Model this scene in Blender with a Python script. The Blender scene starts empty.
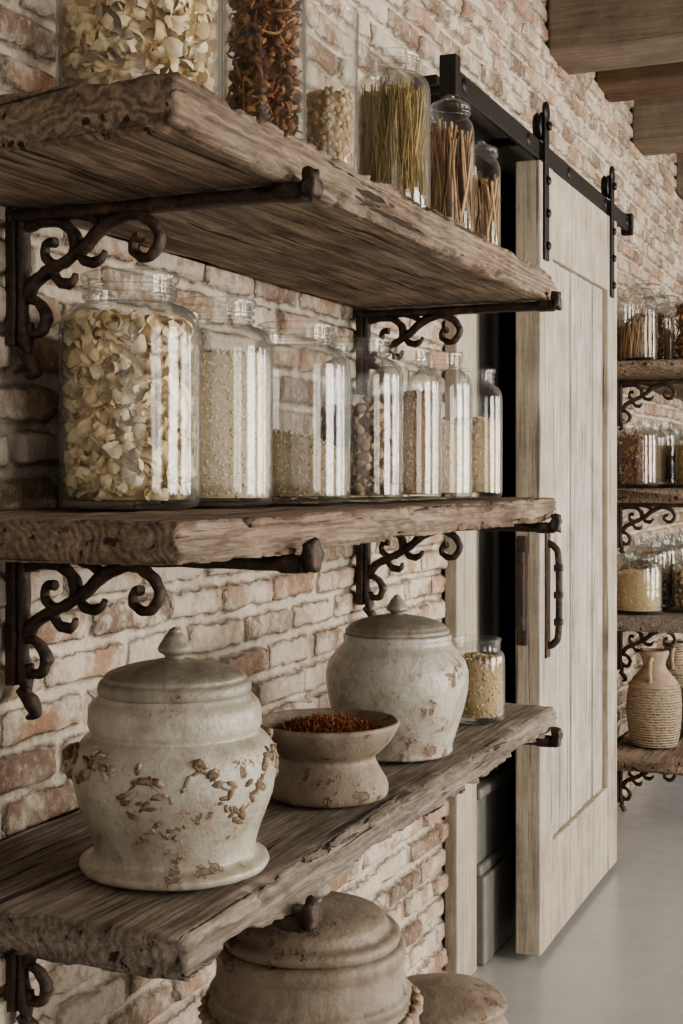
import bpy, bmesh, math, random
import numpy as np
from mathutils import Vector, noise as mn
random.seed(7); rng=np.random.default_rng(7)
sc=bpy.context.scene
COL=sc.collection

# ---------------------------------------------------------------- node helper
class NB:
    def __init__(s,name):
        s.m=bpy.data.materials.new(name); s.m.use_nodes=True
        s.t=s.m.node_tree; s.t.nodes.clear()
        s.out=s.t.nodes.new('ShaderNodeOutputMaterial')
    def nd(s,ty,**kw):
        n=s.t.nodes.new(ty)
        for k,v in kw.items(): setattr(n,k,v)
        return n
    def set(s,sock,v):
        if isinstance(v,bpy.types.NodeSocket): s.t.links.new(v,sock)
        else:
            if sock.type=='RGBA' and len(v)==3: v=(*v,1)
            sock.default_value=v
    def obj(s): return s.nd('ShaderNodeTexCoord').outputs['Object']
    def attr(s,name): 
        n=s.nd('ShaderNodeAttribute'); n.attribute_name=name; return n.outputs['Fac']
    def sep(s,v,i):
        n=s.nd('ShaderNodeSeparateXYZ'); s.set(n.inputs[0],v); return n.outputs[i]
    def map(s,v,scale=(1,1,1),loc=(0,0,0)):
        n=s.nd('ShaderNodeMapping'); s.set(n.inputs['Vector'],v)
        n.inputs['Scale'].default_value=scale; n.inputs['Location'].default_value=loc
        return n.outputs[0]
    def noise(s,v,scale,detail=5,rough=.6,dist=0,color=False):
        n=s.nd('ShaderNodeTexNoise'); s.set(n.inputs['Vector'],v)
        n.inputs['Scale'].default_value=scale; n.inputs['Detail'].default_value=detail
        n.inputs['Roughness'].default_value=rough; n.inputs['Distortion'].default_value=dist
        return n.outputs['Color' if color else 'Fac']
    def vor(s,v,scale,feature='F1',out='Distance'):
        n=s.nd('ShaderNodeTexVoronoi'); n.feature=feature; s.set(n.inputs['Vector'],v)
        n.inputs['Scale'].default_value=scale; return n.outputs[out]
    def ramp(s,f,stops):
        n=s.nd('ShaderNodeValToRGB'); s.set(n.inputs[0],f); e=n.color_ramp.elements
        while len(e)<len(stops): e.new(.5)
        for i,(p,c) in enumerate(stops):
            e[i].position=p; e[i].color=(*c,1)
        return n.outputs[0]
    def mix(s,f,a,b,blend='MIX'):
        n=s.nd('ShaderNodeMix'); n.data_type='RGBA'; n.blend_type=blend
        s.set(n.inputs[0],f); s.set(n.inputs[6],a); s.set(n.inputs[7],b); return n.outputs[2]
    def ma(s,op,a,b=0.0,clamp=False):
        n=s.nd('ShaderNodeMath'); n.operation=op; n.use_clamp=clamp
        s.set(n.inputs[0],a); s.set(n.inputs[1],b); return n.outputs[0]
    def sm(s,v,a,b,lo=0.,hi=1.):
        n=s.nd('ShaderNodeMapRange'); n.interpolation_type='SMOOTHSTEP'
        s.set(n.inputs[0],v)
        for i,q in zip((1,2,3,4),(a,b,lo,hi)): n.inputs[i].default_value=q
        return n.outputs[0]
    def bump(s,h,dist=.002,strength=1.0,normal=None):
        n=s.nd('ShaderNodeBump'); s.set(n.inputs['Height'],h)
        n.inputs['Distance'].default_value=dist; n.inputs['Strength'].default_value=strength
        if normal: s.set(n.inputs['Normal'],normal)
        return n.outputs[0]
    def bsdf(s,col,rough=.6,normal=None,metal=0.,spec=.5,coat=0.):
        n=s.nd('ShaderNodeBsdfPrincipled')
        s.set(n.inputs['Base Color'],col); s.set(n.inputs['Roughness'],rough)
        s.set(n.inputs['Metallic'],metal); s.set(n.inputs['Specular IOR Level'],spec)
        s.set(n.inputs['Coat Weight'],coat)
        if normal: s.set(n.inputs['Normal'],normal)
        s.t.links.new(n.outputs[0],s.out.inputs[0]); return s.m

# ---------------------------------------------------------------- materials
def wood_mat(name,dark,mid,light,axis='Y',off=(0,0,0),ring=1.0,rough=.75,bumpd=.003,grey=None,crack=1.0,wv=.16,str_=.03):
    b=NB(name); o=b.obj()
    st={'Y':(1,.07,1),'Z':(1,1,.07),'X':(.07,1,1)}[axis]
    s2={'Y':(1,str_,1),'Z':(1,1,str_),'X':(str_,1,1)}[axis]
    v=b.map(o,st,off); v2=b.map(o,s2,off)
    warp=b.noise(v,5,4,.6,color=True)
    vv=b.mix(.10,v,warp,'LINEAR_LIGHT')
    w=b.nd('ShaderNodeTexWave'); w.wave_type='RINGS'; w.rings_direction=axis
    b.set(w.inputs['Vector'],vv); w.inputs['Scale'].default_value=26*ring
    w.inputs['Distortion'].default_value=2.5; w.inputs['Detail'].default_value=4; w.inputs['Detail Scale'].default_value=3
    fine=b.noise(v2,170,6,.75)
    med=b.noise(v,34,6,.65)
    blot=b.noise(o,6,5,.65)
    speck=b.noise(b.map(o,{'Y':(1,.3,1),'Z':(1,1,.3),'X':(.3,1,1)}[axis]),150,4,.7)
    f=b.ma('ADD',b.ma('MULTIPLY',w.outputs['Fac'],wv),b.ma('ADD',b.ma('MULTIPLY',fine,.55),b.ma('MULTIPLY',med,.45)))
    f=b.ma('ADD',f,b.ma('MULTIPLY',b.ma('SUBTRACT',blot,.5),.55))
    f=b.ma('ADD',f,b.ma('MULTIPLY',b.ma('SUBTRACT',speck,.5),.22))
    c=b.ramp(f,[(.36,dark),(.56,mid),(.80,light)])
    if grey: c=b.mix(b.sm(b.noise(o,4,5,.7),.42,.62,0,.6),c,b.mix(b.sm(fine,.35,.65),tuple(q*.5 for q in grey),tuple(q*1.35 for q in grey)))
    cr=b.noise(v2,62,3,.5)
    crm=b.sm(cr,.32,.38,crack,0)
    c=b.mix(b.ma('MULTIPLY',crm,.85),c,tuple(q*.3 for q in dark))
    h=b.ma('SUBTRACT',b.ma('ADD',b.ma('MULTIPLY',fine,.9),b.ma('ADD',b.ma('MULTIPLY',speck,.5),b.ma('MULTIPLY',med,.5))),crm)
    return b.bsdf(c,rough,b.bump(h,bumpd),spec=.3)

SH=[wood_mat('aged_oak_top',(.060,.041,.029),(.195,.138,.097),(.42,.325,.245),off=(.10,0,.3),grey=(.24,.195,.152),bumpd=.0045),
    wood_mat('aged_oak_middle',(.060,.043,.031),(.20,.145,.105),(.41,.32,.245),off=(.13,.4,-1.0),grey=(.24,.195,.155),bumpd=.0045),
    wood_mat('aged_oak_lower',(.054,.042,.033),(.19,.152,.12),(.39,.33,.27),off=(.33,.2,-.6),grey=(.24,.21,.175),bumpd=.0045)]
W_DOOR=wood_mat('limed_oak_door',(.22,.19,.15),(.395,.35,.285),(.56,.51,.425),axis='Z',ring=.5,rough=.65,bumpd=.002,crack=.7,wv=.1)
W_PANEL=wood_mat('limed_oak_boards',(.20,.185,.155),(.39,.365,.32),(.58,.555,.50),axis='Z',ring=.5,rough=.65,bumpd=.002,crack=.9,off=(.3,.2,0),wv=.1)
W_TRIM=wood_mat('limed_trim',(.24,.21,.165),(.375,.335,.27),(.49,.445,.37),axis='Z',ring=.5,rough=.6,bumpd=.0008,crack=.2,wv=.1)
W_BEAM=wood_mat('beam_wood',(.13,.10,.075),(.22,.175,.13),(.33,.27,.21),axis='X',rough=.8,bumpd=.002,crack=.25,wv=.03)
W_BEAMD=wood_mat('beam_wood_dark',(.07,.042,.028),(.14,.088,.055),(.22,.145,.10),axis='X',rough=.8,bumpd=.002,crack=.25,wv=.03)

def brick_mat():
    b=NB('whitewashed_brick'); o=b.obj()
    edge=b.attr('edge'); rnd=b.attr('rnd')
    n1=b.noise(o,70,5,.7); n2=b.noise(o,9,5,.6); n3=b.noise(o,2.3,3,.5); n4=b.noise(b.map(o,(1,1,1),(5,3,2)),26,6,.7)
    grime=b.noise(b.map(o,(1,1,1),(1,8,2)),3.2,5,.6)
    e=b.ma('ADD',edge,b.ma('MULTIPLY',b.ma('SUBTRACT',n4,.5),.022))
    mask=b.sm(e,0.000,.005)
    col=b.ramp(rnd,[(0,(.115,.08,.06)),(.2,(.24,.155,.105)),(.4,(.36,.21,.135)),(.6,(.40,.265,.18)),(.8,(.36,.28,.205)),(1,(.46,.375,.285))])
    col=b.mix(b.sm(n4,.3,.75,0,.6),col,(.21,.145,.105))
    col=b.mix(b.sm(n1,.46,.69,0,.55),col,(.50,.415,.32))
    s=b.ma('ADD',b.ma('MULTIPLY',n4,.6),b.ma('ADD',b.ma('MULTIPLY',n2,.6),b.ma('MULTIPLY',n3,.35)))
    s=b.ma('ADD',s,b.ma('MULTIPLY',b.ma('SUBTRACT',rnd,.5),.16))
    s=b.ma('SUBTRACT',s,b.sm(b.sep(o,1),2.6,4.2,0,.06))
    sm=b.sm(s,.70,.82)
    lime=b.ramp(b.ma('ADD',b.ma('MULTIPLY',n1,.5),b.ma('MULTIPLY',n2,.5)),[(.3,(.32,.27,.215)),(.5,(.515,.455,.38)),(.7,(.67,.61,.525))])
    lime=b.mix(b.sm(grime,.48,.70,0,.55),lime,(.28,.225,.175))
    lime=b.mix(b.sm(n4,.56,.72,0,.35),lime,(.26,.205,.155))
    m=b.ma('MULTIPLY',mask,b.ma('SUBTRACT',1.,sm))
    haze=b.ma('SUBTRACT',.94,b.sm(n2,.40,.68,0,.48))
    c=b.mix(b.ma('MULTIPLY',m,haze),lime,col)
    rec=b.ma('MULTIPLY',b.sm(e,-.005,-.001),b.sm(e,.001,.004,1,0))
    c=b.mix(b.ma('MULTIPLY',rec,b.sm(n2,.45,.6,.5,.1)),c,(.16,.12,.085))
    h=b.ma('ADD',b.ma('MULTIPLY',mask,.6),b.ma('ADD',b.ma('MULTIPLY',n4,.9),b.ma('MULTIPLY',n1,.7)))
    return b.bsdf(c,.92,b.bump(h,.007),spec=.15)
BRICK=brick_mat()

def simple(name,col,rough=.6,bscale=0,bd=.001,var=.15,metal=0.,spec=.5):
    b=NB(name); o=b.obj(); n=b.noise(o,bscale or 12,5,.65)
    c=b.ramp(n,[(.25,tuple(q*(1-var*1.6) for q in col)),(.75,tuple(min(1,q*(1+var)) for q in col))])
    return b.bsdf(c,rough,b.bump(n,bd) if bscale else None,metal,spec)
def iron():
    b=NB('rusted_cast_iron'); o=b.obj(); n=b.noise(o,45,6,.7); n2=b.noise(o,160,4,.6)
    c=b.ramp(n,[(.33,(.026,.020,.017)),(.52,(.062,.043,.033)),(.70,(.16,.10,.068))])
    return b.bsdf(c,b.sm(n,.3,.7,.40,.75),b.bump(b.ma('ADD',n,b.ma('MULTIPLY',n2,.5)),.003),.35)
IRON=iron()
BLACK=simple('black_iron',(.030,.027,.025),.45,60,.0006,.35,.5)
PLASTER=simple('plaster_white',(.52,.49,.44),.9,20,.001,.06)
GREYP=simple('grey_painted_wood',(.20,.195,.18),.55,30,.0004,.12)
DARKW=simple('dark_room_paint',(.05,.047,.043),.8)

def floor_mat():
    b=NB('polished_concrete'); o=b.obj(); n=b.noise(o,1.6,6,.6); n2=b.noise(o,14,5,.6)
    c=b.ramp(b.ma('ADD',b.ma('MULTIPLY',n,.7),b.ma('MULTIPLY',n2,.3)),[(.3,(.37,.368,.365)),(.7,(.47,.468,.465))])
    return b.bsdf(c,b.sm(n2,.3,.7,.16,.26),b.bump(n2,.0002),spec=.5)
FLOOR=floor_mat()

def glass_mat():
    b=NB('clear_glass'); o=b.obj()
    n=b.noise(o,16,2,.5); bp=b.bump(n,.003,.35)
    lw=b.nd('ShaderNodeLayerWeight'); lw.inputs['Blend'].default_value=.5
    fc=lw.outputs['Facing']
    f=b.ma('ADD',b.ma('MULTIPLY',b.ma('POWER',fc,4.0),.85),.040,True)
    tr=b.nd('ShaderNodeBsdfTransparent')
    b.set(tr.inputs[0],b.ramp(fc,[(.0,(.985,.985,.98)),(.60,(.95,.955,.945)),(.84,(.68,.70,.68)),(.98,(.30,.32,.31))]))
    gl=b.nd('ShaderNodeBsdfGlossy')
    gl.inputs['Roughness'].default_value=.06; b.set(gl.inputs['Normal'],bp)
    df=b.nd('ShaderNodeBsdfDiffuse'); b.set(df.inputs[0],(.78,.80,.78))
    m0=b.nd('ShaderNodeMixShader'); b.set(m0.inputs[0],b.ma('ADD',b.ma('MULTIPLY',b.ma('POWER',fc,2.5),.15),.008,True))
    b.t.links.new(tr.outputs[0],m0.inputs[1]); b.t.links.new(df.outputs[0],m0.inputs[2])
    mx=b.nd('ShaderNodeMixShader'); b.set(mx.inputs[0],f)
    b.t.links.new(m0.outputs[0],mx.inputs[1]); b.t.links.new(gl.outputs[0],mx.inputs[2])
    b.t.links.new(mx.outputs[0],b.out.inputs[0]); return b.m
GLASS=glass_mat()

def glaze(name,base,base2,chip,chipdark,amt=.62,rough=.32,scale=7,stain=1.):
    b=NB(name); o=b.obj()
    n=b.noise(o,scale,6,.62); n2=b.noise(b.map(o,(1,1,1),(3,7,1)),scale*3.4,6,.7); n3=b.noise(o,5,5,.6); nf=b.noise(o,110,4,.6)
    st=b.noise(b.map(o,(1,1,.18),(2,1,4)),28,5,.65)
    c=b.mix(b.sm(n3,.38,.62),base,base2)
    c=b.mix(b.sm(n2,.42,.70,0,.65),c,tuple(q*.64 for q in base2))
    c=b.mix(b.sm(st,.50,.68,0,.5*stain),c,(base2[0]*.72,base2[1]*.64,base2[2]*.54))
    v=b.vor(b.mix(.03,o,b.noise(o,20,2,.5,color=True),'LINEAR_LIGHT'),42,'DISTANCE_TO_EDGE')
    cr=b.ma('MULTIPLY',b.sm(v,0,.022,.30,0),b.sm(n3,.4,.6,.3,1)); c=b.mix(cr,c,tuple(q*.45 for q in base))
    s=b.ma('ADD',b.ma('MULTIPLY',n,.45),b.ma('MULTIPLY',n2,.6))
    ch=b.sm(s,amt,amt+.03,0,.85); halo=b.sm(s,amt-.07,amt+.01,0,.5)
    c=b.mix(halo,c,tuple(q*1.4 for q in chip))
    c=b.mix(ch,c,b.mix(b.sm(nf,.35,.6),chipdark,chip))
    sp=b.sm(nf,.60,.70,0,.5*stain); c=b.mix(sp,c,tuple(q*1.1 for q in chip))
    h=b.ma('ADD',b.ma('MULTIPLY',ch,-1.0),b.ma('ADD',b.ma('MULTIPLY',nf,.3),b.ma('SUBTRACT',b.ma('MULTIPLY',n2,1.4),b.ma('MULTIPLY',cr,.2))))
    r=b.mix(ch,(rough,)*3,(.85,)*3)
    return b.bsdf(c,r,b.bump(h,.003),spec=.5)
GLZ1=glaze('cream_glaze_weathered',(.47,.445,.375),(.375,.35,.29),(.23,.165,.108),(.115,.08,.055),.608,.28)
GLZ2=glaze('cream_glaze_pale',(.49,.475,.42),(.405,.39,.335),(.24,.16,.105),(.12,.082,.058),.600,.22)
GLZ3=glaze('brown_stoneware',(.30,.25,.195),(.22,.18,.138),(.18,.125,.082),(.08,.056,.042),.60,.55)
LID1=glaze('lid_glaze',(.32,.295,.24),(.235,.215,.175),(.19,.14,.095),(.09,.067,.048),.62,.35)
RELIEF=glaze('relief_glaze',(.40,.35,.27),(.30,.24,.17),(.24,.165,.10),(.12,.08,.05),.52,.45,16)
TERRA=simple('buff_terracotta',(.35,.27,.195),.85,40,.001,.2)
def woven():
    b=NB('woven_wicker'); o=b.obj()
    w=b.nd('ShaderNodeTexWave'); w.bands_direction='Z'; b.set(w.inputs[0],o); w.inputs['Scale'].default_value=30; w.inputs['Distortion'].default_value=1
    v=b.vor(o,70); h=b.ma('ADD',w.outputs['Fac'],v)
    return b.bsdf(b.ramp(h,[(.2,(.13,.095,.063)),(.9,(.37,.30,.215))]),.9,b.bump(h,.004))
WOVEN=woven()
def pieces(name,stops,rough=.7,bs=120):
    b=NB(name); r=b.attr('rnd'); o=b.obj(); n=b.noise(o,bs,4,.6)
    c=b.ramp(r,stops); c=b.mix(b.sm(n,.4,.7,0,.3),c,tuple(q*.6 for q in stops[0][1]))
    return b.bsdf(c,rough,b.bump(n,.0008),spec=.25)
P_CREAM=pieces('dried_flakes',[(0,(.60,.45,.26)),(.4,(.79,.65,.43)),(1,(.88,.79,.60))])
P_MUSH=pieces('dried_mushroom',[(0,(.10,.042,.02)),(.5,(.27,.12,.05)),(1,(.48,.27,.13))])
P_RICE=pieces('rice_grain',[(0,(.54,.45,.32)),(.5,(.71,.62,.48)),(1,(.81,.74,.61))])
P_OAT=pieces('oat_grain',[(0,(.29,.23,.155)),(.5,(.45,.37,.26)),(1,(.60,.51,.385))])
P_BROWN=pieces('brown_seed',[(0,(.22,.14,.075)),(.5,(.38,.265,.155)),(1,(.55,.42,.275))])
P_NUT=pieces('mixed_nuts',[(0,(.11,.068,.04)),(.4,(.30,.195,.115)),(.8,(.49,.36,.23)),(1,(.64,.53,.38))])
P_BEAN=pieces('beige_beans',[(0,(.34,.24,.145)),(.5,(.52,.40,.26)),(1,(.65,.545,.39))])
P_GRASS=pieces('dried_grass',[(0,(.21,.14,.045)),(.5,(.40,.29,.11)),(1,(.57,.45,.22))])
P_STICK=pieces('brown_sticks',[(0,(.18,.11,.055)),(.5,(.35,.225,.12)),(1,(.52,.38,.23))])
P_RED=pieces('saffron_shreds',[(0,(.11,.03,.015)),(.5,(.24,.08,.032)),(1,(.40,.18,.08))])
P_CORN=pieces('corn_grain',[(0,(.38,.28,.15)),(.5,(.56,.45,.275)),(1,(.70,.61,.43))])

# ---------------------------------------------------------------- mesh helpers
def mesh(name,verts,faces,mat,parent=None,smooth=True,loc=(0,0,0)):
    me=bpy.data.meshes.new(name); me.from_pydata([tuple(v) for v in verts],[],[tuple(f) for f in faces])
    me.materials.append(mat)
    if smooth: me.polygons.foreach_set('use_smooth',[True]*len(me.polygons))
    me.update(); ob=bpy.data.objects.new(name,me); COL.objects.link(ob); ob.location=loc
    if parent: ob.parent=parent
    return ob
def empty(name,loc=(0,0,0)):
    e=bpy.data.objects.new(name,None); COL.objects.link(e); e.location=loc; e.empty_display_size=.05; return e
def box(name,x0,x1,y0,y1,z0,z1,mat,parent=None,bev=.003,loc=(0,0,0)):
    bm=bmesh.new(); bmesh.ops.create_cube(bm,size=1)
    for v in bm.verts:
        v.co=Vector(((x0+x1)/2+v.co.x*(x1-x0),(y0+y1)/2+v.co.y*(y1-y0),(z0+z1)/2+v.co.z*(z1-z0)))
    if bev: bmesh.ops.bevel(bm,geom=bm.edges[:]+bm.verts[:],offset=bev,segments=2,affect='EDGES',profile=.5)
    me=bpy.data.meshes.new(name); bm.to_mesh(me); bm.free(); me.materials.append(mat)
    ob=bpy.data.objects.new(name,me); COL.objects.link(ob); ob.location=loc
    if parent: ob.parent=parent
    return ob
def chaikin(p,it=2):
    for _ in range(it):
        q=[p[0]]
        for a,b in zip(p[:-1],p[1:]):
            q.append((a[0]*.75+b[0]*.25,a[1]*.75+b[1]*.25)); q.append((a[0]*.25+b[0]*.75,a[1]*.25+b[1]*.75))
        q.append(p[-1]); p=q
    return p
def lathe(name,prof,mat,parent=None,seg=72,it=2,amp=0.,loc=(0,0,0),seed=0,close=True,zs=1.):
    p=chaikin(prof,it)
    V=[];F=[]
    for (r,z) in p:
        r=max(r,.0003)
        for i in range(seg):
            a=2*math.pi*i/seg; x=r*math.cos(a);y=r*math.sin(a); zz=z
            if amp and r>.01:
                k=mn.noise(Vector((x*9+seed,y*9,z*14)))*amp+mn.noise(Vector((x*45+seed,y*45,z*60)))*amp*.45
                x*=1+k/r; y*=1+k/r; zz=z+mn.noise(Vector((x*12+seed,y*12,5)))*amp*.6
            V.append((x,y,max(zz*zs,0)))
    n=len(p)
    for j in range(n-1):
        for i in range(seg):
            k=(i+1)%seg
            F.append((j*seg+i,j*seg+k,(j+1)*seg+k,(j+1)*seg+i))
    if close:
        F.append(tuple(range(seg))[::-1]); F.append(tuple((n-1)*seg+i for i in range(seg)))
    return mesh(name,V,F,mat,parent,True,loc)
def catmull(P,k=8):
    P=[np.array(p,float) for p in P]; Q=[2*P[0]-P[1]]+P+[2*P[-1]-P[-2]]; out=[]
    for i in range(1,len(Q)-2):
        for t in np.linspace(0,1,k,endpoint=False):
            a,b,c,d=Q[i-1:i+3]
            out.append(.5*((2*b)+(-a+c)*t+(2*a-5*b+4*c-d)*t*t+(-a+3*b-3*c+d)*t**3))
    out.append(P[-1]); return out
def tube_xz(pts,rad,y0=0.,ys=1.3,k=8,seg=10):
    P=catmull([(p[0],p[1],r) for p,r in zip(pts,rad)],k); V=[];F=[]
    n=len(P)
    for i,p in enumerate(P):
        a=P[max(i-1,0)];b=P[min(i+1,n-1)]; t=np.array([b[0]-a[0],b[1]-a[1]]); t/=np.linalg.norm(t)+1e-9
        nx,nz=-t[1],t[0]; r=p[2]
        for s in range(seg):
            th=2*math.pi*s/seg
            V.append((p[0]+nx*r*math.cos(th), y0+r*ys*math.sin(th), p[1]+nz*r*math.cos(th)))
    for i in range(n-1):
        for s in range(seg):
            k2=(s+1)%seg; F.append((i*seg+s,i*seg+k2,(i+1)*seg+k2,(i+1)*seg+s))
    F.append(tuple(range(seg))); F.append(tuple((n-1)*seg+s for s in range(seg))[::-1])
    return V,F
def tube3(P,rad,seg=8,k=6):
    P=catmull(P,k); n=len(P); V=[];F=[]
    for i,p in enumerate(P):
        t=P[min(i+1,n-1)]-P[max(i-1,0)]; t/=np.linalg.norm(t)+1e-9
        u=np.cross(t,(0.13,.9,.2)); u/=np.linalg.norm(u)+1e-9; w=np.cross(t,u)
        for s in range(seg):
            th=2*math.pi*s/seg; V.append(tuple(p+rad*(u*math.cos(th)+w*math.sin(th))))
    for i in range(n-1):
        for s in range(seg):
            k2=(s+1)%seg; F.append((i*seg+s,i*seg+k2,(i+1)*seg+k2,(i+1)*seg+s))
    F.append(tuple(range(seg))); F.append(tuple((n-1)*seg+s for s in range(seg))[::-1])
    return V,F
def merge(parts):
    V=[];F=[]
    for v,f in parts:
        o=len(V); V+=list(v); F+=[tuple(i+o for i in q) for q in f]
    return V,F

# ---------------------------------------------------------------- brick wall
def vnoise(y,z,fy,fz,seed):
    r=np.random.default_rng(seed); G=r.random((256,256))
    a=y*fy+100; b=z*fz+100; i=np.floor(a).astype(int); j=np.floor(b).astype(int)
    u=a-i; v=b-j; u=u*u*(3-2*u); v=v*v*(3-2*v); g=lambda p,q:G[p%256,q%256]
    return (g(i,j)*(1-u)+g(i+1,j)*u)*(1-v)+(g(i,j+1)*(1-u)+g(i+1,j+1)*u)*v
def fbm(y,z,f,seed,o=4):
    s=0;a=.5
    for k in range(o): s=s+a*vnoise(y,z,f*2**k,f*2**k,seed+k); a*=.5
    return s/.9375-.5
DY0,DY1,DZ=3.53,4.50,2.15
ys=np.concatenate([np.arange(-1.5,1.2,.02),np.arange(1.2,DY0,.006),[DY0],np.arange(DY0+.012,DY1,.012),[DY1],np.arange(DY1+.012,9.4,.014)])
zs=np.concatenate([np.arange(0,DZ,.006),[DZ],np.arange(DZ+.006,3.02,.006)])
Y,Z=np.meshgrid(ys,zs,indexing='ij')
PH,PL=.064,.205
Yw=Y+fbm(Y,Z,7,11)*.012; Zw=Z+fbm(Y,Z,5,21)*.012
row=np.floor(Zw/PH).astype(int)
H=np.random.default_rng(5).random((97,97)); hj=lambda a,b:H[a%97,b%97]
off=(row%2)*.5*PL+(hj(row,3)-.5)*.05
u=(Yw+off)/PL; colm=np.floor(u).astype(int)
ul=(u-colm)*PL; jl=(hj(row,colm)-.5)*.022; jr=(hj(row,colm+1)-.5)*.022
cx=(jl+PL+jr)/2; hw=(PL+jr-jl)/2-.006
cz=(Zw-row*PH)-PH/2+(hj(row+7,colm+3)-.5)*.005; hh=PH/2-.0058-hj(row+11,colm+5)*.003
rc=.009
qx=np.abs(ul-cx)-(hw-rc); qz=np.abs(cz)-(hh-rc)
sd=np.sqrt(np.maximum(qx,0)**2+np.maximum(qz,0)**2)+np.minimum(np.maximum(qx,qz),0)-rc
edge=-sd+fbm(Y,Z,28,31)*.009
rnd=hj(row+31,colm+17)
s=np.clip((edge+.001)/.007,0,1); s=s*s*(3-2*s)
bh=s*(.010+.014*hj(row+2,colm+9))+fbm(Y,Z,25,41)*.008*s
mort=.001+fbm(Y,Z,18,51)*.009+np.clip(fbm(Y,Z,2.5,61),0,1)*.016
X=np.maximum(bh,mort)-.011
ny,nz=Y.shape
co=np.stack([X,Y,Z],-1).reshape(-1,3).astype(np.float32)
I,J=np.meshgrid(np.arange(ny-1),np.arange(nz-1),indexing='ij')
yc=(ys[:-1]+ys[1:])/2; zc=(zs[:-1]+zs[1:])/2
keep=~((yc[:,None]>DY0)&(yc[:,None]<DY1)&(zc[None,:]<DZ))
I=I[keep];J=J[keep]
q=np.stack([I*nz+J,(I+1)*nz+J,(I+1)*nz+J+1,I*nz+J+1],-1).astype(np.int32)
me=bpy.data.meshes.new('wall_left')
me.vertices.add(len(co)); me.vertices.foreach_set('co',co.ravel())
me.loops.add(q.size); me.loops.foreach_set('vertex_index',q.ravel())
me.polygons.add(len(q)); me.polygons.foreach_set('loop_start',np.arange(0,q.size,4,dtype=np.int32))
me.update(calc_edges=True); me.validate()
me.polygons.foreach_set('use_smooth',[True]*len(me.polygons))
for nm,arr in (('edge',edge),('rnd',rnd)):
    a=me.attributes.new(nm,'FLOAT','POINT'); a.data.foreach_set('value',arr.ravel().astype(np.float32))
me.materials.append(BRICK)
wl=bpy.data.objects.new('wall_left',me); COL.objects.link(wl)

# ---------------------------------------------------------------- room shell
box('floor',-1.7,4.3,-1.5,9.5,-.1,0,FLOOR,bev=0)
box('ceiling',-1.7,4.3,-1.5,9.5,3.0,3.1,W_BEAMD,bev=0)
box('wall_far',-.2,4.3,9.4,9.5,0,3.0,PLASTER,bev=0)
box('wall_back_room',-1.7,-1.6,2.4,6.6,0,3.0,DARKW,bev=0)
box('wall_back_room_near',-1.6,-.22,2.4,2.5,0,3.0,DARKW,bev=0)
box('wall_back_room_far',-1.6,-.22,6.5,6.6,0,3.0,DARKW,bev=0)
wins=[(-.2,1.2),(2.1,3.5),(4.4,5.8),(6.7,8.1)]
edges=[-1.5]+[e for w in wins for e in w]+[9.4]
wr=empty('wall_right')
for i in range(0,len(edges),2):
    box('pier',4.1,4.3,edges[i],edges[i+1],0,3.0,PLASTER,wr,bev=0)
for a,b_ in wins:
    box('sill_wall',4.1,4.3,a,b_,0,.45,PLASTER,wr,bev=0); box('lintel',4.1,4.3,a,b_,2.6,3.0,PLASTER,wr,bev=0)
for k,(a,b_) in enumerate(wins):
    w=empty('window_%d'%(k+1))
    for nm,y0,y1,z0,z1 in (('frame_l',a,a+.06,.45,2.6),('frame_r',b_-.06,b_,.45,2.6),('frame_b',a,b_,.45,.52),('frame_t',a,b_,2.53,2.6),
        ('mullion',(a+b_)/2-.025,(a+b_)/2+.025,.5,2.55),('bar_1',a,b_,1.18,1.21),('bar_2',a,b_,1.86,1.89)):
        box(nm,4.15,4.21,y0,y1,z0,z1,GREYP,w)
    L=bpy.data.lights.new('window_daylight','AREA'); L.shape='RECTANGLE'
    L.energy=[60,175,155,140][k]; L.color=(1,.94,.86)
    lo=bpy.data.objects.new('window_daylight',L); COL.objects.link(lo); lo.location=(4.34,(a+b_)/2,1.52)
    lo.rotation_euler=(0,math.radians(90),0)
    L.size,L.size_y=2.1,b_-a
for nm,y0,y1,z0,m in (('a',4.40,4.66,2.72,W_BEAM),('b',5.10,5.36,2.80,W_BEAMD),('c',5.80,6.06,2.74,W_BEAM),('d',6.9,7.16,2.74,W_BEAM),('e',2.6,2.86,2.78,W_BEAM),('f',.8,1.06,2.76,W_BEAM)):
    box('ceiling_beam',-.0,4.1,y0,y1,z0,3.0,m,bev=.012)

box('trim_1',0.0,.035,3.36,3.53,0,2.17,W_TRIM,bev=.004)
box('trim_2',0.0,.035,4.50,4.62,0,2.17,W_TRIM)
dj=empty('door_1')
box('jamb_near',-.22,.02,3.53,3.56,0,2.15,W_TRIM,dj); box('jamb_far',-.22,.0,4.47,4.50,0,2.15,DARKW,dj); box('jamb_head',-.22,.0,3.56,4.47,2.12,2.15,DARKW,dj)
gp=empty('grey_pilaster')
box('shaft',-.16,-.005,3.56,3.86,0,2.11,GREYP,gp); box('plinth',-.16,.045,3.565,3.90,0,.24,GREYP,gp,bev=.006)
box('moulding_1',-.16,.035,3.565,3.89,.24,.27,GREYP,gp,bev=.008); box('moulding_2',-.16,.02,3.565,3.88,.27,.45,GREYP,gp,bev=.004)
box('moulding_3',-.16,.035,3.565,3.89,.45,.48,GREYP,gp,bev=.008)
box('shaft_bead',-.01,.010,3.60,3.63,.48,2.11,GREYP,gp); box('shaft_bead2',-.01,.010,3.81,3.84,.48,2.11,GREYP,gp)

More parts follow.
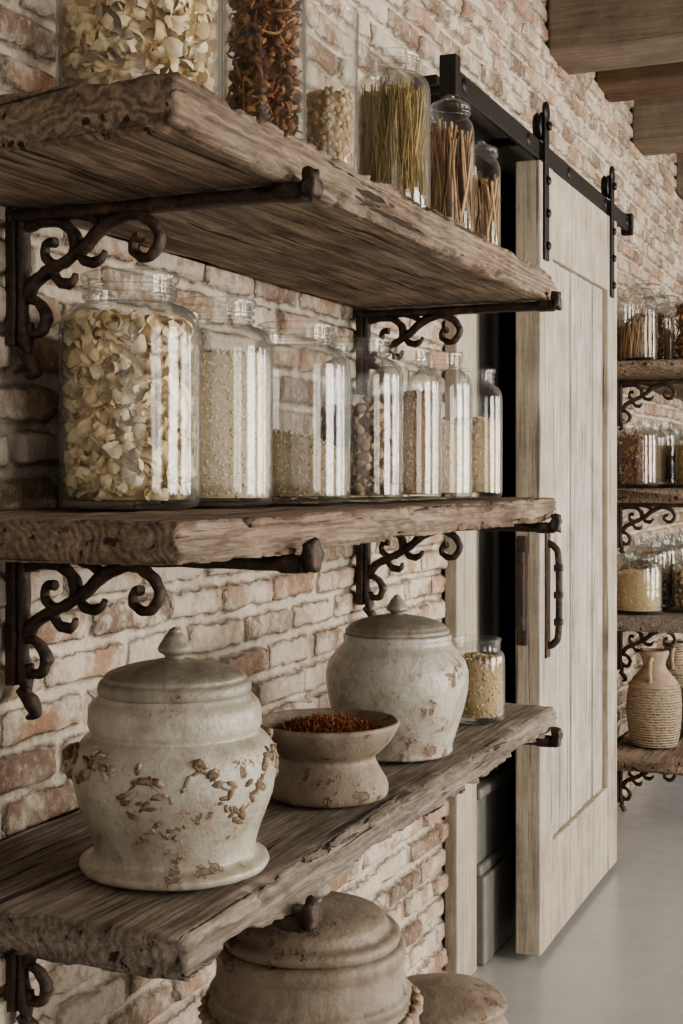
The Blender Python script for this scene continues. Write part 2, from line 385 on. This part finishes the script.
# ---------------------------------------------------------------- barn door
bd=empty('sliding_barn_door')
x0,x1=.11,.18; a,b_=3.64,4.65
box('stile_near',x0,x1,a,a+.14,.02,2.2,W_DOOR,bd,.004); box('stile_far',x0,x1,b_-.14,b_,.02,2.2,W_DOOR,bd,.004)
box('rail_top',x0+.002,x1-.002,a+.14,b_-.14,1.95,2.2,W_DOOR,bd,.004); box('rail_bottom',x0+.002,x1-.002,a+.14,b_-.14,.02,.30,W_DOOR,bd,.004)
nb=5; w=(b_-a-.28)/nb
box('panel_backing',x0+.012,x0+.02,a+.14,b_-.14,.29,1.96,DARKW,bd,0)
for i in range(nb):
    box('board_%d'%i,x0+.02,x1-.018-.003*(i%2),a+.14+i*w+.005,a+.14+(i+1)*w-.005,.29,1.96,W_PANEL,bd,.006)
def pull(xc,yc,z0,z1,sgn=1):
    P=[(xc,yc,z0),(xc+.022*sgn,yc,z0+.012),(xc+.034*sgn,yc,z0+.05),(xc+.034*sgn,yc,z1-.05),(xc+.022*sgn,yc,z1-.012),(xc,yc,z1)]
    V,F=tube3(P,.010); mesh('pull_handle',V,F,IRON,bd)
    box('handle_plate',xc-.003,xc+.006,yc-.022,yc+.022,z0-.03,z1+.03,IRON,bd,.002)
    for z in (z0+.07,z1-.07,(z0+z1)/2): box('collar',xc+.022,xc+.046,yc-.012,yc+.012,z-.010,z+.010,IRON,bd,.004)
pull(x1,a+.07,.86,1.15)
box('edge_latch',x0+.005,x0+.035,a-.012,a+.002,.87,1.17,IRON,bd,.005)
box('edge_latch_grip',x0+.008,x0+.032,a-.026,a-.010,.91,1.13,IRON,bd,.006)
TZ=2.225
rl=empty('barn_door_track')
for yy in (a+.05,b_-.10):
    box('hanger_strap',x1,x1+.008,yy-.022,yy+.022,1.93,2.34,BLACK,bd,.003)
    for z in (1.97,2.06,2.15): 
        o=lathe('bolt',[(0,0),(.012,0),(.012,.006),(.006,.01),(0,.01)],BLACK,bd,16,0); o.rotation_euler=(0,math.pi/2,0); o.location=(x1+.008,yy,z)
    o=lathe('wheel',[(0,0),(.036,0),(.040,.006),(.032,.012),(.040,.018),(.036,.024),(0,.024)],BLACK,bd,40,0); o.rotation_euler=(0,math.pi/2,0); o.location=(x1-.026,yy,TZ+.075)
    o=lathe('strap_head',[(0,0),(.028,0),(.028,.008),(0,.008)],BLACK,bd,32,0); o.rotation_euler=(0,math.pi/2,0); o.location=(x1,yy,2.34)
    o=lathe('axle',[(0,0),(.012,0),(.012,.012),(0,.014)],BLACK,bd,16,0); o.rotation_euler=(0,math.pi/2,0); o.location=(x1+.006,yy,TZ+.075)
box('track_bar',.16,.172,2.92,4.90,TZ-.02,TZ+.035,BLACK,rl,.002)
box('header_board',.012,.07,3.10,5.05,TZ-.05,TZ+.075,BLACK,rl,.003)
for yy in (3.0,3.55,4.0,4.5,4.86):
    o=lathe('standoff',[(0,0),(.012,0),(.012,.145),(.018,.145),(.018,.155),(0,.155)],BLACK,rl,16,0); o.rotation_euler=(0,math.pi/2,0); o.location=(.02,yy,TZ+.008)
box('end_stop',.145,.185,2.90,2.935,TZ-.04,TZ+.055,BLACK,rl,.003); box('end_stop',.145,.185,4.88,4.91,TZ-.03,TZ+.045,BLACK,rl,.003)

# ---------------------------------------------------------------- planks
def plank(name,y0,y1,w,zt,th,mat,seed,amp=1.,mstep=.0055):
    per=[]
    nx=int(w/.011); nzz=max(5,int(th/.0045))
    for i in range(nx): per.append((i/nx*w,0,0,1))
    for i in range(nzz): per.append((w,-i/nzz*th,1,0))
    for i in range(nx): per.append((w-i/nx*w,-th,0,-1))
    for i in range(nzz): per.append((0,-th+i/nzz*th,-1,0))
    N=len(per); M=int((y1-y0)/mstep); V=[];F=[]
    for j in range(M+1):
        y=y0+(y1-y0)*j/M
        for (x,z,nx_,nz_) in per:
            d=mn.noise(Vector((x*14+seed,y*3,z*45)))*.0025+mn.noise(Vector((x*60,y*12+seed,z*140)))*.0025
            ex=min(abs(x-w),.024)/.024; ez=min(min(abs(z),abs(z+th)),.015)/.015
            front=1 if x>w-.001 else 0
            big=mn.noise(Vector((seed*3.1,y*2.2,z*9)))*.006+mn.noise(Vector((seed,y*9,z*120)))*.0085+mn.noise(Vector((seed+3,y*35,z*220)))*.0045
            top=1 if z>-th/2 else 0
            n1=mn.noise(Vector((seed*1.7+top*9,y*8,0))); n2=mn.noise(Vector((seed*4.7+top*5,y*30,0))); n3=mn.noise(Vector((seed*2.7+top*5,y*85,0)))
            chip=.001+max(0,n1-.15)*.034+max(0,n2-.08)*.020+max(0,n3)*.007
            corner=(1-ex)*(1-ez)
            px=x+nx_*d*amp+(front*big*amp); pz=z+nz_*d*amp
            px-=corner*chip*.9*amp; pz+=(-1 if top else 1)*corner*chip*.6*amp
            py=y
            if j in (0,M):
                py+=mn.noise(Vector((x*25,seed+j,z*60)))*.010
            V.append((max(px,.013) if x>0 else .013,py,zt+pz))
    for j in range(M):
        for i in range(N):
            k=(i+1)%N; F.append((j*N+i,(j+1)*N+i,(j+1)*N+k,j*N+k))
    for j,s in ((0,-1),(M,1)):
        o=len(V); 
        for i in range(N):
            x,y,z=V[j*N+i]; V.append((w/2+(x-w/2)*.985,y+s*.004,zt-th/2+(z-zt+th/2)*.9))
        for i in range(N):
            k=(i+1)%N; f=(j*N+i,j*N+k,o+k,o+i); F.append(f if s<0 else f[::-1])
        cap=tuple(o+i for i in range(N)); F.append(cap if s<0 else cap[::-1])
    return mesh(name,V,F,mat)
plank('wooden_shelf',1.25,2.81,.43,1.762,.062,SH[0],1.3,1.1)
plank('wooden_shelf',1.25,2.83,.43,1.290,.048,SH[1],5.1,1.)
plank('wooden_shelf',1.26,2.82,.43,.850,.048,SH[2],9.7,1.)

# ---------------------------------------------------------------- brackets
def bracket(y,zt,reach=.445,sc_=.93,name='iron_shelf_bracket'):
    e=empty(name,(0.020,y,zt)); S=sc_
    parts=[]
    T=lambda pts,r,ys=1.3:parts.append(tube_xz([(p[0]*S,p[1]*S) for p in pts],[q*S*.84 for q in r],0,ys))
    T([(.010,-.02),(.010,-.08),(.010,-.15),(.014,-.19),(.020,-.212)],[.010,.010,.009,.012,.005],1.5)
    T([(.012,-.135),(.035,-.105),(.075,-.085),(.115,-.062),(.15,-.035),(.19,-.022),(.225,-.036),(.238,-.062),(.222,-.084),(.198,-.078),(.196,-.060),(.208,-.055)],
      [.009,.012,.010,.011,.012,.011,.010,.009,.009,.008,.008,.009])
    T([(.015,-.03),(.045,-.022),(.08,-.028),(.10,-.05),(.092,-.078),(.066,-.086),(.048,-.072),(.052,-.054),(.066,-.054)],[.008,.010,.010,.010,.009,.009,.008,.008,.009])
    T([(.012,-.13),(.036,-.138),(.050,-.158),(.042,-.180),(.024,-.182),(.022,-.168)],[.008,.009,.010,.009,.008,.007])
    T([(.10,-.068),(.12,-.085),(.14,-.083),(.15,-.07)],[.007,.010,.008,.004])
    T([(.06,-.092),(.075,-.112),(.095,-.112),(.10,-.10)],[.007,.009,.008,.004])
    T([(.145,-.036),(.125,-.022),(.105,-.02)],[.008,.009,.004])
    T([(.006,-.205),(.022,-.222),(.030,-.240),(.018,-.246)],[.009,.012,.009,.004],1.6)
    T([(.19,-.028),(.205,-.012),(.225,-.012)],[.008,.009,.004])
    V,F=merge(parts)
    V=[(v[0]+mn.noise(Vector(v)*90)*.0022,v[1]+mn.noise(Vector(v)*80+Vector((9,0,0)))*.0022,v[2]+mn.noise(Vector(v)*85+Vector((0,7,0)))*.0022) for v in V]
    mesh('scrollwork',V,F,IRON,e)
    box('wall_plate',-.012,.004,-.014,.014,-.20*S,0,IRON,e,.003)
    V=[];F=[];n=60;sg=12
    for i in range(n+1):
        t=i/n; x=-.005+(reach-.012)*t
        for k in range(sg):
            a_=2*math.pi*k/sg; c,s_=math.cos(a_),math.sin(a_)
            hw_=.015+.003*mn.noise(Vector((x*30,y,zt))); hh_=.009+.002*mn.noise(Vector((x*25,zt,3)))
            if t>.93: hw_*=1.15; hh_*=1.25
            V.append((x,math.copysign(abs(c)**.5,c)*hw_,-.012+math.copysign(abs(s_)**.5,s_)*hh_))
    for i in range(n):
        for k in range(sg):
            k2=(k+1)%sg; F.append((i*sg+k,i*sg+k2,(i+1)*sg+k2,(i+1)*sg+k))
    F.append(tuple(range(sg))); F.append(tuple(n*sg+k for k in range(sg))[::-1])
    mesh('support_bar',V,F,IRON,e)
    bm=bmesh.new(); bmesh.ops.create_cube(bm,size=2); bmesh.ops.subdivide_edges(bm,edges=bm.edges[:],cuts=4,use_grid_fill=True)
    for v in bm.verts:
        c=v.co; c=Vector((c.x*.009,c.y*.015,c.z*.019))*(1-.12*(abs(c.x)*abs(c.z)+abs(c.y)*abs(c.z)))
        c*=1+mn.noise(c*90+Vector((y*7,zt*5,0)))*.45; v.co=c+Vector((reach-.010,0,-.002))
    me=bpy.data.meshes.new('hook_end'); bm.to_mesh(me); bm.free(); me.materials.append(IRON)
    me.polygons.foreach_set('use_smooth',[True]*len(me.polygons))
    ob=bpy.data.objects.new('hook_end',me); COL.objects.link(ob); ob.parent=e
for z in (1.699,1.241,.801):
    bracket(1.525,z,.447); bracket(2.755,z,.440)

# ---------------------------------------------------------------- scatter
def quat_rot(n):
    q=rng.normal(size=(n,4)); q/=np.linalg.norm(q,axis=1)[:,None]; w,x,y,z=q.T
    return np.stack([np.stack([1-2*(y*y+z*z),2*(x*y-z*w),2*(x*z+y*w)],-1),np.stack([2*(x*y+z*w),1-2*(x*x+z*z),2*(y*z-x*w)],-1),np.stack([2*(x*z-y*w),2*(y*z+x*w),1-2*(x*x+y*y)],-1)],1)
def ico(sx,sy,sz,sub=1):
    bm=bmesh.new(); bmesh.ops.create_icosphere(bm,subdivisions=sub,radius=1)
    v=np.array([x.co[:] for x in bm.verts])*np.array([sx,sy,sz]); f=[tuple(q.index for q in p.verts) for p in bm.faces]; bm.free(); return v,f
def flake(k,wid=.45,curl=1.6,nu=8,nv=4):
    r=random.Random(k); V=[];F=[]; a=curl*(.6+.8*r.random()); ph=r.random()*6; tw=(r.random()-.5)*1.6
    for i in range(nu):
        u=-1+2*i/(nu-1)
        for j in range(nv):
            v=(-1+2*j/(nv-1))*wid*(1-.55*u*u+.2*math.sin(3*u+ph))
            x=math.sin(u*a)/a; z=(1-math.cos(u*a))/a-.25+.28*math.sin(4*u+ph)*v+v*v*.7
            y=v; c,s=math.cos(u*tw),math.sin(u*tw); V.append((x,y*c-z*s*.6,y*s*.6+z*c))
    for i in range(nu-1):
        for j in range(nv-1): F.append((i*nv+j,(i+1)*nv+j,(i+1)*nv+j+1,i*nv+j+1))
    return np.array(V),F
def stick(bend,seg=4,n=6,r=.012):
    V=[];F=[]
    for i in range(n):
        t=-1+2*i/(n-1); ox=bend*t*t
        for s in range(seg): th=2*math.pi*s/seg; V.append((ox+r*math.cos(th),r*math.sin(th),t))
    for i in range(n-1):
        for s in range(seg): k=(s+1)%seg; F.append((i*seg+s,i*seg+k,(i+1)*seg+k,(i+1)*seg+s))
    return np.array(V),F
TF=[flake(i) for i in range(8)]
TM=[flake(i+20,.20,2.6) for i in range(5)]+[stick(.9,6,8,.11)]
TG=[ico(1,.45,.42)]; TB=[ico(1,.9,.85,2)]; TN=[ico(1,.75,.6,2),ico(.8,.8,.7,2),*[flake(i+50,.5,2.4) for i in range(3)]]
def scat(name,T,P,R,S,mat,parent,clamp=None,zmin=.004):
    n=len(P); V=[];F=[];C=[]; o=0
    for k,(tv,tf) in enumerate(T):
        idx=np.arange(k,n,len(T))
        if len(idx)==0: continue
        v=np.einsum('nij,vj->nvi',R[idx],tv)*S[idx][:,None,None]+P[idx][:,None,:]
        V.append(v.reshape(-1,3)); f=np.array(tf)
        ff=(f[None]+(np.arange(len(idx))*len(tv))[:,None,None]+o).reshape(-1,f.shape[1]); F+=ff.tolist()
        C.append(np.repeat(rng.random(len(idx)),len(tv))); o+=len(idx)*len(tv)
    V=np.concatenate(V); C=np.concatenate(C)
    if clamp:
        r=np.hypot(V[:,0],V[:,1]); k=np.where(r>clamp,clamp/np.maximum(r,1e-6),1); V[:,0]*=k; V[:,1]*=k
    V[:,2]=np.maximum(V[:,2],zmin)
    ob=mesh(name,V.tolist(),F,mat,parent)
    at=ob.data.attributes.new('rnd','FLOAT','POINT'); at.data.foreach_set('value',C.astype(np.float32)); return ob
def jar_contents(e,kind,Rc,z0,fill,tilt=0.,dens=1.):
    spec={'flakes':(TF,.019,P_CREAM,1050),'mushroom':(TM,.022,P_MUSH,1300),'rice':(TG,.0042,P_RICE,4600),'oat':(TG,.0042,P_OAT,4600),'seed':(TG,.0046,P_BROWN,4000),
          'nuts':(TN,.0105,P_NUT,1000),'beans':(TB,.0050,P_BEAN,2300),'corn':(TG,.0048,P_CORN,3600)}
    area=(2*Rc*fill+Rc*Rc)*math.pi
    if kind in spec:
        T,s,mat,n0=spec[kind]
        n=int(n0*dens*area/(math.pi*(2*.09*.2+.0081)))
        sidef=2*fill/(2*fill+Rc)
        isside=rng.random(n)<sidef
        th=rng.random(n)*2*math.pi
        ta=rng.random()*6.28
        rr=np.where(isside,Rc-s*.45-rng.random(n)*s*.9,Rc*np.sqrt(rng.random(n))*.95)
        x,y=rr*np.cos(th),rr*np.sin(th)
        top=z0+fill+tilt*(x*math.cos(.6)+y*math.sin(.6))+.06*Rc*(1-(rr/Rc)**2)+.04*Rc*np.sin(3*th+ta)
        z=np.where(isside,z0+s*.4+rng.random(n)*(top-z0-s*.4),top+ (rng.random(n)-.3)*s*.8)
        S=s*(.75+.5*rng.random(n))
        scat(kind+'_pieces',T,np.stack([x,y,z],-1),quat_rot(n),S,mat,e,Rc,z0)
        seg=40; V=[];F=[]; rad=Rc-s*(1.2 if kind in('flakes','mushroom','nuts') else .55)
        prof=[('s',z0+.001),('s',z0+fill*.5),('t',1.0),('t',.75),('t',.5),('t',.25),('t',.02)]
        for ty,v in prof:
            for i in range(seg):
                a=2*math.pi*i/seg
                r=rad if ty=='s' else rad*v; x=r*math.cos(a);y=r*math.sin(a)
                zz=v if ty=='s' else z0+fill+tilt*(x*math.cos(.6)+y*math.sin(.6))+.06*Rc*(1-(r/Rc)**2)+.04*Rc*math.sin(3*a+ta)*v-s*.5
                V.append((x,y,zz))
        for j in range(len(prof)-1):
            for i in range(seg): k=(i+1)%seg; F.append((j*seg+i,j*seg+k,(j+1)*seg+k,(j+1)*seg+i))
        ob=mesh('packed_core',V,F,mat,e); at=ob.data.attributes.new('rnd','FLOAT','POINT'); at.data.foreach_set('value',np.full(len(V),.1,np.float32))
    else:
        mat=P_GRASS if kind=='grass' else P_STICK
        n=int((1500 if kind=='grass' else 230)*dens)
        L=fill/2; th=rng.random(n)*6.283; rr=Rc*.93*np.sqrt(.15+.85*rng.random(n))
        P=np.stack([rr*np.cos(th),rr*np.sin(th),z0+L*.95+rng.normal(size=n)*fill*.05],-1)
        tx=rng.normal(size=n)*.10; ty=rng.normal(size=n)*.10; az=rng.random(n)*6.28
        R=np.zeros((n,3,3)); R[:,0,0]=np.cos(az);R[:,0,1]=-np.sin(az);R[:,1,0]=np.sin(az);R[:,1,1]=np.cos(az);R[:,2,2]=1;R[:,0,2]=tx;R[:,1,2]=ty
        r0=.0010/L if kind=='grass' else .0028/L
        T=[stick(.12*b,r=r0*(.7+.2*k)) for k,b in enumerate((-.8,.3,1.0,-.2))]
        scat(kind+'_pieces',T,P,R,L*(.85+.25*rng.random(n)),mat,e,Rc,z0)
def jar(x,y,z,R,H,kind,fill,neck=.70,style='thread',tilt=0.,dens=1.,name='glass_storage_jar',seg=72):
    e=empty(name,(x,y,z))
    k=neck
    if style=='thread':
        prof=[(.0,.001),(.86,.001),(.93,.004),(.985,.02),(1,.05),(1,.40),(1,.70),(.998,.745),(.985,.785),(.95,.818),(.89,.842),(.80,.860),(k+.03,.872),(k,.882),
              (k,.890),(k+.05,.892),(k+.06,.899),(k+.05,.906),(k,.908),(k-.005,.924),
              (k,.929),(k+.045,.931),(k+.055,.938),(k+.045,.945),(k,.947),(k,.960),(k+.055,.964),(k+.08,.974),(k+.085,.988),(k+.06,1.0),(k+.01,1.0),(k-.02,.990),
              (k-.03,.93),(k-.03,.88),(.80,.845),(.92,.80),(.96,.75),(.965,.5),(.965,.06),(.95,.035)]
    elif style=='cylinder':
        prof=[(0,.001),(.80,.001),(.84,.006),(.86,.03),(.93,.5),(1.0,.985),(.998,1.0),(.97,1.0),(.955,.98),(.89,.5),(.82,.05)]
    elif style=='lid':
        prof=[(.0,.001),(.86,.001),(.93,.004),(.985,.02),(1,.05),(1,.70),(.99,.75),(.93,.80),(k+.03,.835),(k,.85),(k+.06,.86),(k+.11,.865),(k+.11,.885),(k+.03,.890),(k+.07,.897),(k+.09,.915),(k+.05,.935),(.50,.955),(.25,.966),(.17,.972),(.16,.978),(.20,.990),(.12,1.0),(0,1.0)]
    prof=[(r*R,h*H) for r,h in prof]
    lathe('glass_body',prof,GLASS,e,seg,1,close=False)
    lathe('glass_base',[(0,.010),(R*.75,.010),(R*.90,.014),(R*.955,.03)],GLASS,e,48,1,close=False)
    jar_contents(e,kind,R*(.95 if style!='cylinder' else .84),.011,fill,tilt,dens)
    return e
zm=1.2935
jar(.150,1.600,zm,.096,.318,'flakes',.228,.62)
jar(.183,1.785,zm,.084,.303,'rice',.208,.63)
jar(.224,1.975,zm,.088,.285,'oat',.090,.63,tilt=-.25)
jar(.263,2.150,zm,.074,.277,'nuts',.140,.64)
jar(.286,2.305,zm,.067,.272,'seed',.175,.64,tilt=.1)
jar(.302,2.450,zm,.062,.276,'rice',.13,.65)
jar(.330,2.590,zm,.052,.254,'corn',.140,.66,dens=.8)
zt=1.766
jar(.258,1.45,zt,.102,.34,'flakes',.17,.66)
jar(.305,1.70,zt,.058,.31,'mushroom',.245,.8)
jar(.317,1.90,zt,.044,.272,'beans',.135,style='cylinder',name='glass_tumbler')
jar(.335,2.12,zt,.062,.270,'grass',.185,.66,style='thread')
jar(.340,2.40,zt,.045,.275,'sticks',.19,.74,style='lid')
jar(.338,2.60,zt,.038,.235,'sticks',.14,.76,style='lid')

# ---------------------------------------------------------------- crocks
zl=.8535
def leaf_relief(e,R,groups,seed,mat):
    r=random.Random(seed); parts=[]
    for gi,(a0,z0) in enumerate(groups):
        for k in range(11):
            t=(k-5)/5; aa=a0+t*.25+r.uniform(-.03,.03); zz=z0+.016*math.sin(t*2.6+gi)+r.uniform(-.011,.011)
            L=.0092*r.uniform(.6,1.3); v,f=ico(L,.0042*r.uniform(.8,1.2),L*.48,2)
            an=r.uniform(-1.5,1.5); v=v@np.array([[math.cos(an),0,math.sin(an)],[0,1,0],[-math.sin(an),0,math.cos(an)]])
            v=np.array([p*(1+.55*mn.noise(Vector(p)*260+Vector((gi,k,0)))) for p in v])
            rad=R(zz); c,s=math.cos(aa),math.sin(aa)
            vx=-v[:,0]*s+v[:,1]*c+rad*c; vy=v[:,0]*c+v[:,1]*s+rad*s
            parts.append((np.stack([vx,vy,v[:,2]+zz],-1).tolist(),f))
        P=[]
        for t in np.linspace(-1,1,9):
            aa=a0+t*.24; zz=z0+.012*math.sin(t*2.6+gi); rad=R(zz); P.append((rad*math.cos(aa),rad*math.sin(aa),zz))
        parts.append(tube3(P,.0022,6,3))
    V,F=merge(parts); return mesh('relief_ornament',V,F,mat,e)
def knob(e,z,s,mat):
    lathe('knob',[(0,z),(.012*s,z),(.013*s,z+.008*s),(.022*s,z+.012*s),(.023*s,z+.018*s),(.016*s,z+.028*s),(.013*s,z+.034*s),(.008*s,z+.038*s),(.008*s,z+.041*s),(0,z+.045*s)],mat,e,32,2,amp=.0006)
e=empty('ceramic_crock',(.290,1.480,zl))
p1=[(0,0),(.110,0),(.117,.003),(.118,.010),(.114,.014),(.103,.018),(.100,.026),(.106,.050),(.118,.080),(.1255,.110),(.126,.132),(.121,.152),(.112,.163),(.104,.168),(.106,.173),(.108,.178),(.107,.198),(.102,.206),(.097,.210),(.094,.216),(.088,.216),(.088,.15)]
lathe('crock_body',p1,GLZ1,e,112,2,amp=.0020,seed=2)
lathe('crock_lid',[(0,.214),(.090,.214),(.0945,.216),(.096,.222),(.094,.230),(.089,.233),(.088,.238),(.078,.243),(.055,.250),(.030,.254),(.02,.257),(0,.258)],LID1,e,96,2,amp=.0012,seed=4)
knob(e,.254,.95,LID1)
RP=lambda z:np.interp(z,[.03,.055,.085,.115,.135,.155],[.101,.108,.119,.1255,.126,.121])-.0012
leaf_relief(e,RP,[(a_,.128+.010*math.sin(i*2.1)) for i,a_ in enumerate(np.arange(0,6.2,.62))]+[(-1.2,.085),(-.35,.098),(.9,.09),(2.2,.09)],3,RELIEF)
for ang in (math.radians(200),):
    c,s=math.cos(ang),math.sin(ang); P=[(c*r_-s*t_,s*r_+c*t_,z_) for r_,t_,z_ in ((.120,-.03,.115),(.128,-.024,.135),(.129,0,.140),(.128,.024,.135),(.120,.03,.115))]
    V,F=tube3(P,.0085,10); V=[tuple(Vector(v)*(1+.03*mn.noise(Vector(v)*80))) for v in V]; mesh('lug_handle',V,F,RELIEF,e)
e=empty('footed_ceramic_bowl',(.315,1.895,zl))
lathe('bowl',[(0,0),(.086,0),(.092,.004),(.093,.014),(.090,.024),(.083,.036),(.075,.050),(.071,.058),(.073,.064),(.084,.072),(.098,.088),(.107,.102),(.110,.110),(.107,.114),(.102,.113),(.092,.104),(.078,.096),(.04,.090),(0,.089)],GLZ3,e,96,2,amp=.0020,seed=8)
n=2600; th=rng.random(n)*6.283; rr=.080*np.sqrt(rng.random(n)); zz=.092+.014*(1-(rr/.08)**2)+rng.random(n)*.006
scat('dried_saffron_shreds',[stick(.5,r=.07),stick(-.7,r=.10),flake(77,.22,2)],np.stack([rr*np.cos(th),rr*np.sin(th),zz],-1),quat_rot(n),.0075*(.6+.8*rng.random(n)),P_RED,e,zmin=.088)
e=empty('ceramic_crock',(.298,2.235,zl))
lathe('crock_body',[(0,0),(.092,0),(.096,.004),(.095,.012),(.100,.03),(.113,.065),(.123,.105),(.126,.135),(.122,.158),(.108,.178),(.098,.188),(.094,.196),(.096,.202),(.094,.208),(.086,.208),(.086,.15)],GLZ2,e,96,2,amp=.0018,seed=12)
lathe('crock_lid',[(0,.206),(.086,.206),(.0915,.209),(.092,.215),(.086,.219),(.084,.223),(.070,.230),(.048,.236),(.028,.239),(.02,.241),(0,.242)],LID1,e,80,2,amp=.0012,seed=14)
knob(e,.238,.85,LID1)
jar(.330,2.590,zl,.057,.162,'corn',.110,.80,name='glass_storage_jar')
e=empty('stoneware_urn',(.33,1.80,0))
lathe('urn_body',[(0,0),(.13,0),(.137,.01),(.14,.04),(.155,.15),(.168,.30),(.170,.42),(.163,.52),(.150,.575),(.143,.585),(.147,.592),(.147,.60),(.139,.607),(.134,.64),(.138,.648),(.140,.66),(.134,.668),(.12,.668),(.12,.5)],GLZ3,e,112,2,amp=.003,seed=20)
lathe('urn_lid',[(0,.664),(.122,.664),(.129,.668),(.131,.678),(.126,.684),(.116,.686),(.112,.692),(.108,.702),(.085,.712),(.055,.718),(.03,.722),(0,.723)],GLZ3,e,96,2,amp=.003,seed=22)
knob(e,.718,1.3,GLZ3)
rp=[]
for i in range(120):
    a=2*math.pi*i/120; rp.append((.153*math.cos(a),.153*math.sin(a),.572+.004*math.sin(a*3)))
rp.append(rp[0]); V,F=tube3(rp,.008,8,2)
V=[(v[0]*(1+.02*math.sin(i*.9)),v[1]*(1+.02*math.sin(i*.9)),v[2]+.0015*math.sin(i*1.7)) for i,v in enumerate(V)]
mesh('rope_band',V,F,TERRA,e)
e=empty('stoneware_jar',(.31,2.45,0))
lathe('jar_body',[(0,0),(.11,0),(.115,.01),(.135,.10),(.145,.20),(.135,.28),(.115,.315),(.11,.325),(.115,.335),(.10,.34),(.10,.25)],GLZ3,e,80,2,amp=.002,seed=30)
lathe('jar_lid',[(0,.335),(.115,.335),(.122,.34),(.120,.350),(.10,.362),(.06,.372),(.03,.377),(0,.378)],GLZ3,e,80,2,amp=.004,seed=31)

# ---------------------------------------------------------------- far shelving
FZ=[1.77,1.285,.80,.27]
for i,z in enumerate(FZ):
    plank('wooden_shelf',5.18,7.9,.43,z,.055,SH[i%3],20.+i*3,.8,.012)
    bracket(5.44,z-.055,.44); bracket(7.6,z-.055,.44)
kinds=['nuts','beans','mushroom','oat','corn','rice']
r=random.Random(4)
for i,z in enumerate(FZ[:3]):
    for rowi,(xx,ystart) in enumerate(((.125,5.22),(.315,5.36))):
        y=ystart; k=rowi
        while y<7.6:
            R=r.uniform(.070,.092); H=[r.uniform(.29,.34),r.uniform(.21,.27),r.uniform(.22,.29)][i]
            if rowi==1: H*=.86; R*=.9
            jar(xx,y+R,z+.004,R,H,'sticks' if (i==0 and k%3==0) else kinds[(k*2+i*2)%6],H*r.uniform(.45,.72),.70,style='lid' if i==0 else 'thread',seg=40,dens=.5)
            y+=2*R+.012; k+=1
zb=FZ[3]+.004
def jug(x,y,s,mat,name,zs=1.,mat2=None):
    e=empty(name,(x,y,zb)); m2=mat2 or mat
    lathe('jug_body',[(0,0),(.09*s,0),(.10*s,.01*s),(.115*s,.08*s),(.118*s,.15*s),(.105*s,.20*s)],mat,e,64,2,amp=.002,seed=x*9,zs=zs)
    lathe('jug_neck',[(.105*s,.20*s),(.09*s,.222*s),(.07*s,.24*s),(.05*s,.26*s),(.046*s,.275*s),(.062*s,.305*s),(.062*s,.315*s),(.05*s,.32*s),(.045*s,.31*s),(.04*s,.2*s)],m2,e,64,1,amp=.002,seed=x*9,zs=zs,close=False)
    P=[(0,-.05*s,.29*s*zs),(0,-.09*s,.29*s*zs),(0,-.105*s,.25*s*zs),(0,-.09*s,.22*s*zs)]; V,F=tube3(P,.010*s); mesh('jug_handle',V,F,TERRA,e)
    V,F=tube3([(.103*s*math.cos(a),.103*s*math.sin(a),.202*s*zs) for a in np.linspace(0,6.283,40)],.007*s,8,2); mesh('rope_band',V,F,TERRA,e)
jug(.165,5.42,.92,WOVEN,'wicker_jug',1.28,TERRA); jug(.310,5.72,.80,TERRA,'terracotta_jug',1.1); jug(.155,5.98,.9,WOVEN,'wicker_jug',1.2); jug(.22,6.5,1.0,TERRA,'terracotta_jug')

# ---------------------------------------------------------------- world, camera
w=bpy.data.worlds.new('World'); sc.world=w; w.use_nodes=True
bg=w.node_tree.nodes['Background']; bg.inputs[0].default_value=(1,.96,.91,1); bg.inputs[1].default_value=.37
L=bpy.data.lights.new('room_daylight','AREA'); L.shape='RECTANGLE'; L.size=2.6; L.size_y=2.2; L.energy=14; L.color=(1,.94,.86)
lo=bpy.data.objects.new('room_daylight',L); COL.objects.link(lo); lo.location=(2.6,-1.4,1.7); lo.rotation_euler=(math.radians(90),0,math.radians(20))
cam=bpy.data.cameras.new('camera'); co_=bpy.data.objects.new('camera',cam); COL.objects.link(co_)
co_.location=(1.15,0,1.34); co_.rotation_euler=(math.radians(90),0,math.radians(23.2))
cam.sensor_fit='VERTICAL'; cam.sensor_height=36; cam.lens=36*1365/1024; cam.shift_y=-38/1024; cam.clip_start=.05
sc.camera=co_
try: sc.cycles.transparent_max_bounces=32
except Exception: pass
try: sc.view_settings.look='AgX - Medium High Contrast'
except Exception as ex: print(ex)
